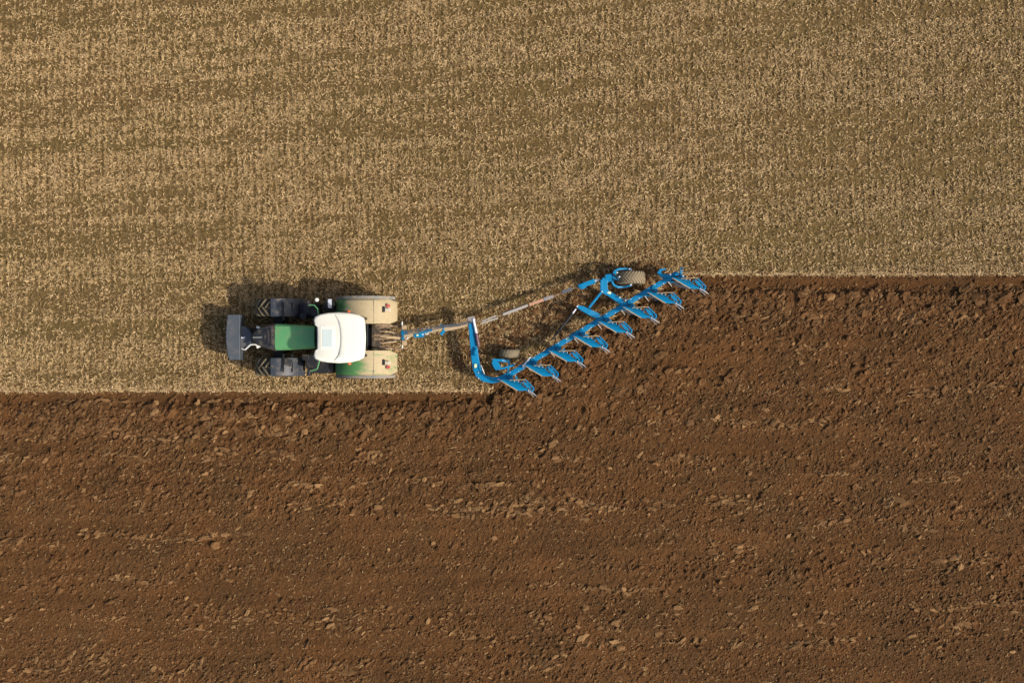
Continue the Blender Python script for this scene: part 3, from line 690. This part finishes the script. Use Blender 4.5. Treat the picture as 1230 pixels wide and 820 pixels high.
# hitch drawbar
hz = .95
m = MB(); m.tube([P(482.8, 386.5, hz), P(483.0, 418, hz)], .035, 10); hs = m.build('hitch_shaft', M['steel'], pl)
m = MB(); m.box(P(485.6, 393.5, hz), (.17, .16, .2)); m.box(P(485.6, 411.8, hz), (.16, .18, .2)); m.build('shaft_bearing', M['tan'], hs, .015)
m = MB(); m.box(P(485.6, 399, hz), (.22, .12, .30)); m.box(P(484, 405, hz), (.10, .42, .12)); m.build('headstock', M['blue'], pl, .012)
m = MB(); m.path([P(485.5, 405.5, hz), P(493, 402.5, hz), P(507, 399.5, hz), P(520, 396.8, hz), P(533, 394.6, hz)], [.20, .14, .10, .13, .10], .10); db = m.build('drawbar', M['tan'], pl, .012)
m = MB(); m.path([P(503, 400.2, hz + .05), P(512, 397.6, hz + .06), P(519, 396, hz + .06)], .10, .05); m.path([P(497.5, 403.2, hz + .04), P(505, 402.6, hz + .05), P(509.5, 401.8, hz + .04)], .15, .08); m.build('drawbar_bracket', M['blue'], db, .01)
m = MB(); m.prism([P(a, b, 0) for a, b in [(518.5, 395.2), (526, 393), (528.2, 398.5), (520, 401), (518.2, 399)]], hz + .03, hz + .085); m.build('drawbar_plate', M['tan'], db, .01)
m = MB(); m.bar(P(529, 389.8, hz), P(533.8, 394.5, hz), .10, .16); m.bar(P(534, 396.5, hz), P(529.5, 402, hz), .10, .16); m.build('clamp', M['blue'], db, .01)
m = MB(); m.path([P(532, 395.7, hz), P(541, 394.8, hz), P(552, 393, hz - .04), P(564, 389.5, hz - .1)], [.15, .12, .08, .08], .08); m.build('pull_rod', M['tan'], db, .01)
m = MB()
for q in (0, 2.0, -1.8): m.tube([P(485, 400 + q, 1.2), P(500, 397 + q, 1.08), P(516, 395 + q, 1.12), P(535, 391.5 + q * .6, 1.05), P(552, 390 + q * .5, 1.0), P(566, 386 + q, .98)], .014, 6)
m.build('hydraulic_hose', M['soilblue'], pl)
for a, b in ((508, 401.6), (511.5, 400.9), (514, 400.6), (489.5, 405.8)): bolt(a, b, hz + .06, db, .03)
# long steering linkage from the headstock to the support wheel
sl = MB(); sl.tube([P(569, 387, .72), P(597, 379.8, .66), P(640, 364.3, .62), P(690, 346, .66), P(718, 336.5, .72)], .022, 8); rod = sl.build('steering_rod', M['rust'], pl)
def seg(n, a, b, w, h, mt, z=.68):
    m = MB(); m.bar(P(a[0], a[1], z), P(b[0], b[1], z), w, h); m.build(n, M[mt], rod, .012)
m = MB(); m.bar(P(578, 388.4, .66), P(598, 381.8, .66), .06, .06); m.bar(P(579, 385.8, .7), P(596, 379.0, .7), .05, .06); m.build('rod_fork', M['rim'], rod, .01)
seg('rod_sleeve', (604, 377.8), (634, 366.6), .10, .10, 'rim'); seg('hose_wrap', (603.5, 375.6), (633, 364.6), .04, .05, 'black', .72)
seg('rod_marking', (635.5, 366), (652.8, 359.9), .11, .11, 'faded'); seg('rod_joint', (652.8, 359.7), (664.5, 355.9), .12, .12, 'bluedirty')
seg('rod_clamp', (675, 351.0), (687, 346.6), .12, .10, 'soilblue'); seg('rod_head', (695, 344.4), (714.5, 337.4), .17, .14, 'blue', .72); seg('rod_cap', (697, 344.8), (703, 342.6), .20, .10, 'blue', .76)
seg('rod_eye', (714, 337.6), (720, 335.8), .09, .10, 'steel', .72)
# support-wheel arm (bent) and stay
m = MB(); m.path([P(748, 363.5, ZB), P(733, 353.8, ZB), P(726.8, 350, ZB + .02), P(726.2, 342, ZB + .05), P(726.5, 333.5, ZB + .08)], [.22, .19, .20, .20, .22], .17); m.build('wheel_arm', M['blue'], pl, .018)
m = MB(); m.path([P(722.5, 352, ZB + .08), P(722.5, 336, ZB + .1)], .09, .12); m.path([P(727, 333.3, ZB + .1), P(736.5, 331.6, ZB + .12)], .20, .14); m.path([P(728, 337.6, ZB + .05), P(737, 336.2, ZB + .05)], .09, .1)
m.prism([P(a, b, 0) for a, b in [(744.5, 358.2), (752, 357.5), (757.5, 361.5), (758, 366.5), (751, 369.5), (744.8, 367)]], ZB + .085, ZB + .115); m.build('arm_bracket', M['blue'], pl, .012)
fk = MB(); fk.path([P(736, 330.5, .86), P(738.5, 325.5, .84), P(743, 323.2, .80), P(751, 323.0, .70), P(757.5, 323.6, .55)], .075, .09); fk.path([P(735, 338, .84), P(737.5, 342.5, .82), P(742, 344.8, .80), P(751, 344.6, .70), P(758, 342.8, .55)], .075, .09)
fk.box(P(738, 331, .9), (.12, .30, .12)); fk.box(P(740.5, 334, .86), (.16, .12, .14)); fk.build('wheel_fork', M['blue'], pl, .012)
m = MB(); m.tube([P(736, 329, 1.0), P(740, 331.5, 1.02), P(742.5, 335, .98)], .03, 8); m.tube([P(737, 335, .95), P(742, 337.5, .98), P(743, 341, .9)], .022, 8); m.build('hose', M['black'], pl)
for a, b in ((741.5, 327.5), (739.6, 331.2), (744.2, 332.6), (756.2, 323.4), (757.6, 342.2), (744.7, 357.3)): bolt(a, b, .93 if a < 750 else .72, pl, .03)
for a, b in ((723.2, 350.2), (751.5, 360.8)): bolt(a, b, .90, pl, .028)
sw = wheel(pl, 'support_wheel', (P(758.0, 410, .5).x, P(615, 333.6, .5).y, .50), .50, .46, .25, 26, 1, mats=('tanrubber', 'tanlug'), lug=.022, lw=.035, sweep=.40)
m = MB(); m.tube([(P(758.0, 410, .5).x, P(0, 323.2, .5).y, .50), (P(758.0, 410, .5).x, P(0, 343.9, .5).y, .50)], .035, 10); m.build('axle', M['steel'], sw)
m = MB(); m.bar(P(722, 351.5, ZB + .1), P(707.5, 369.5, ZB + .06), .085, .08); m.build('stay', M['blue'], pl, .012)
m = MB(); m.path([P(693.2, 367.9, ZB + .06), P(698.5, 370, ZB + .06), P(708, 374.8, ZB + .05), P(719.5, 380.6, ZB)], [.09, .18, .21, .22], .13); m.build('cylinder_arm', M['blue'], pl, .015)
bolt(693.4, 368.1, ZB + .13, pl, .03)
m = MB(); m.tube([P(691.8, 370.8, ZB + .04), P(687.5, 376.8, ZB + .02)], .030, 10); wc = m.build('cylinder_rod', M['chrome'], pl)
m = MB(); m.tube([P(687.8, 376.4, ZB + .02), P(668, 401.5, ZB - .02), P(662.5, 409, ZB)], [.042, .042, .02], 10); m.build('cylinder_barrel', M['black'], wc)
# depth wheel at the front of the beam with its blue carrier
dw = wheel(pl, 'depth_wheel', (P(612.0, 410, .38).x, P(0, 424.8, .38).y, .37), .385, .33, .20, 22, 1, mats=('tanrubber', 'tanrubber'), lug=.006, lw=.03, sweep=.2)
m = MB(); m.tube([(P(612.0, 410, .38).x, P(0, 424.8, .38).y, .37), (P(612.0, 410, .38).x, P(0, 433.5, .38).y, .37)], .03, 8); m.build('axle', M['soilblue'], dw)
m = MB(); c = .82
m.path([P(591.5, 432.2, c), P(603, 432.6, c), P(612, 433.8, .7)], .10, .06); m.path([P(592.5, 433.5, c), P(596, 438, c), P(598.8, 443, c)], [.16, .26, .22], .06)
m.path([P(598, 443.2, c), P(606, 441.8, c), P(618, 438.0, ZB + .05)], .075, .07); m.path([P(612, 433.8, .72), P(610, 447, ZB)], .07, .07)
m.prism([P(a, b, 0) for a, b in [(617, 435.5), (621, 435.2), (628, 440.8), (622, 446), (611.5, 450), (609, 446)]], ZB + .085, ZB + .12); m.build('wheel_carrier', M['blue'], pl, .012)
bolt(618.6, 437.0, ZB + .13, pl)
m = MB(); m.bar(P(629.5, 438, ZB + .14), P(637.5, 428.6, ZB + .14), .045, .03); m.box(P(628.6, 439.8, ZB + .10), (.06, .12, .03), .2); m.build('scoured_plate', M['bolt'], pl, .005)
# rear end of the beam
m = MB(); m.path([P(806, 331.6, ZB + .12), P(795, 331.2, ZB + .1), P(791.4, 327.6, ZB + .1), P(793.5, 324, ZB + .1), P(800, 323.2, ZB + .1)], [.12, .13, .12, .08, .06], .07)
m.prism([P(a, b, 0) for a, b in [(806.5, 330), (811, 324.8), (815.2, 326.4), (817.5, 320.8), (820.6, 321.4), (820.8, 330.5), (823, 333), (812, 335)]], ZB + .09, ZB + .16)
m.box(P(812.5, 329.3, ZB + .16), (.16, .10, .08), .3); m.box(P(817.5, 328, ZB + .16), (.08, .16, .1), -.2); m.build('end_bracket', M['blue'], pl, .012)
m = MB(); m.tube([P(798, 328, ZB + .2), P(802, 326, ZB + .22), P(804.5, 322.8, ZB + .15)], .018, 6); m.build('hose', M['tan'], pl)
for a, b in ((805.3, 329.6), (820.4, 331.2)): bolt(a, b, ZB + .17, pl, .028)
# plough bodies: a raised clean set above the beam and a working set in the soil below it
def make_body(k, low):
    zc = 1.0 if not low else 0.0
    bx, by = 611.8 + 29.2 * k, 452.8 - 17.25 * k
    def Q(dx, dy, z):
        if low: v = P(bx, by, ZB) + Vector((dx * .0301 * .93, -(dy - 1.5) * .0301 * .93, 0)); v.z = 2 * ZB - z; return v
        v = P(bx + dx, by + dy, z); return v
    paintm = M['blue'] if not low else M['soilblue']
    m = MB()
    outer = [(-10.8, 3.7, 1.60), (-5, 7.2, 1.63), (1.5, 11.2, 1.65), (9.7, 16.0, 1.66), (15, 16.3, 1.60), (19.9, 15.9, 1.54), (23.8, 17.2, 1.48)]
    inner = [(-8, 2.6, 1.50), (-3, 2.4, 1.32), (3, 3.2, 1.26), (10.4, 4.8, 1.26), (14, 8.2, 1.30), (18.3, 11.4, 1.34), (22.8, 14.4, 1.40)]
    grid = []
    for t in (0, .25, .5, .75, 1):
        bulge = .07 * math.sin(math.pi * t)
        grid.append([Q(o_[0] * (1 - t) + i_[0] * t, o_[1] * (1 - t) + i_[1] * t, o_[2] * (1 - t) + i_[2] * t + bulge) for o_, i_ in zip(outer, inner)])
    m.sheet(grid, .014)
    # leg and frog
    m.bar(Q(2, 0, ZB + .05), Q(1, 5.5, 1.36), .17, .13, 0, .13, .10); m.bar(Q(4.5, 6, 1.30), Q(13, 9.8, 1.42), .08, .06)
    body = m.build('plough_body', paintm, pl, .0)
    if low: body['label'] = 'soiled working plough body under the beam'
    if not low:
        m = MB(); m.prism([Q(a, b, 0) for a, b in [(-5.5, -2.5), (1.0, -5.2), (6.5, -4.4), (9.5, -.5), (11, 3), (3, 3.6), (-7, 3.8)]], ZB + .10, ZB + .145); m.box(Q(-1.5, -4.5, ZB + .12), (.10, .10, .08), .55); m.build('clamp_plate', M['blue'], body, .01)
    m = MB(); e = [Q(a, b, z + .012) for a, b, z in [(-11.6, 3.2, 1.59), (-5, 7.4, 1.635), (1.5, 11.5, 1.655), (9.9, 16.4, 1.665)]]
    m.path(e, [.015, .035, .035, .03], .02); m.build('share_edge', M['tan'] if not low else M['rust'], body)
    if low: m = MB(); m.bar(Q(-9, 5.5, 1.5), Q(-2.5, 13, 1.62), .035, .02, 0, .02, .02); m.build('point', M['rim'], body)
    m = MB(); m.path([Q(22.5, 16.2, 1.50), Q(27.5, 18.7, 1.53), Q(32.6, 22.6, 1.54)], [.045, .045, .02], .015); m.build('slat', M['steel'] if not low else M['rust'], body)
    m = MB(); m.path([Q(22.5, 17.6, 1.42), Q(26.5, 20.4, 1.40), Q(30.0, 24.0, 1.36)], [.04, .03, .012], .012); m.build('slat', M['bluedirty'] if not low else M['rust'], body)
    if not low:
        m = MB(); m.tube([Q(.5, 3.6, 1.42), Q(10, 3.0, 1.46), Q(20, 2.8, 1.46)], .016, 6); m.build('stay_rod', M['tan'], body)
        m = MB(); m.path([Q(19.5, 3.0, 1.44), Q(24.6, 8, 1.46), Q(29.3, 13.3, 1.48), Q(28.6, 16.6, 1.48), Q(24.3, 17.2, 1.48)], .042, .03)
        m.path([Q(14, 7.5, 1.36), Q(17.8, 4.2, 1.40)], .04, .02); m.build('tail_frame', M['blue'], body)
        m = MB()
        for a, b in (((17.2, 5.0), (22, 12.5)), ((20.5, 6.8), (26, 15.2)), ((18.0, 9.2), (22.6, 6.4)), ((21, 12.4), (26, 9.6)), ((24.2, 15.2), (28.6, 13.2))): m.bar(Q(*a, 1.42), Q(*b, 1.43), .058, .02)
        m.build('mouldboard_slat', M['blue'], body)
        for a, b, z in ((0, 0, ZB + .17), (23.2, 15.6, 1.53), (10.8, 5.2, 1.45), (6.2, 4.9, 1.50)):
            m = MB(); m.lathe(Q(a, b, z), [(-.07, .001), (-.07, .027 if a == 0 else .017), (.012, .027 if a == 0 else .017), (.012, .001)], 6, axis='Z'); m.build('bolt', M['bolt'], body)
    return body
B0 = make_body(0, False); L0 = make_body(0, True); e0 = P(611.8, 452.8, 1.1)
for k in range(1, NB):
    d = P(611.8 + 29.2 * k, 452.8 - 17.25 * k, 1.1) - e0
    copy_tree(B0, pl, d); copy_tree(L0, pl, d)
# small bolts and joint plates along the beam
for k in range(NB - 1):
    a = P(611.8 + 29.2 * (k + .36), 452.8 - 17.25 * (k + .36), ZB + .09) ; t_ = (a - bs).dot(bd_); c = bs + bd_ * t_; c.z = ZB + .088
    m = MB(); m.bar(c - bd_ * .22, c + bd_ * .30, .05, .014); m.build('joint_plate', M['blue'], beam, .004)
    for s_ in (-1, 1):
        q = c + bd_ * (.02 - .28 * (s_ > 0)) + bn_ * s_ * .07
        m = MB(); m.lathe(q, [(-.01, .001), (-.01, .018), (.03, .018), (.03, .001)], 6, axis='Z'); m.build('bolt', M['bolt'], beam)

# ------------------------------------------------------------------ sky, sun, camera
sc = bpy.context.scene
to_sun = Vector((1.09, -.37, 1.0)).normalized(); el = math.asin(to_sun.z); azm = math.atan2(to_sun.x, to_sun.y)
w = bpy.data.worlds.new('World'); sc.world = w; w.use_nodes = True; nt = w.node_tree
sky = nt.nodes.new('ShaderNodeTexSky'); sky.sky_type = 'NISHITA'; sky.sun_disc = False; sky.sun_elevation = el; sky.sun_rotation = azm; sky.dust_density = 4.0; sky.ozone_density = 0.6
nt.links.new(sky.outputs[0], nt.nodes['Background'].inputs[0]); nt.nodes['Background'].inputs[1].default_value = 0.145
ld = bpy.data.lights.new('sun', 'SUN'); ld.energy = 4.15; ld.angle = math.radians(2.0); ld.color = (1.0, .94, .84)
lo_ = bpy.data.objects.new('sun', ld); C.objects.link(lo_); lo_.rotation_mode = 'QUATERNION'; lo_.rotation_quaternion = to_sun.to_track_quat('Z', 'Y'); lo_.location = to_sun * 60
cd = bpy.data.cameras.new('camera'); cam = bpy.data.objects.new('camera', cd); C.objects.link(cam); sc.camera = cam
cam.location = (0, 0, H); cd.sensor_width = 36; cd.lens = 36 * H / (1230 / S); cd.clip_end = 3000
vs_ = sc.view_settings; vs_.view_transform = 'Standard'; vs_.look = 'None'; vs_.gamma = 1; vs_.exposure = 0.08; vs_.use_curve_mapping = False
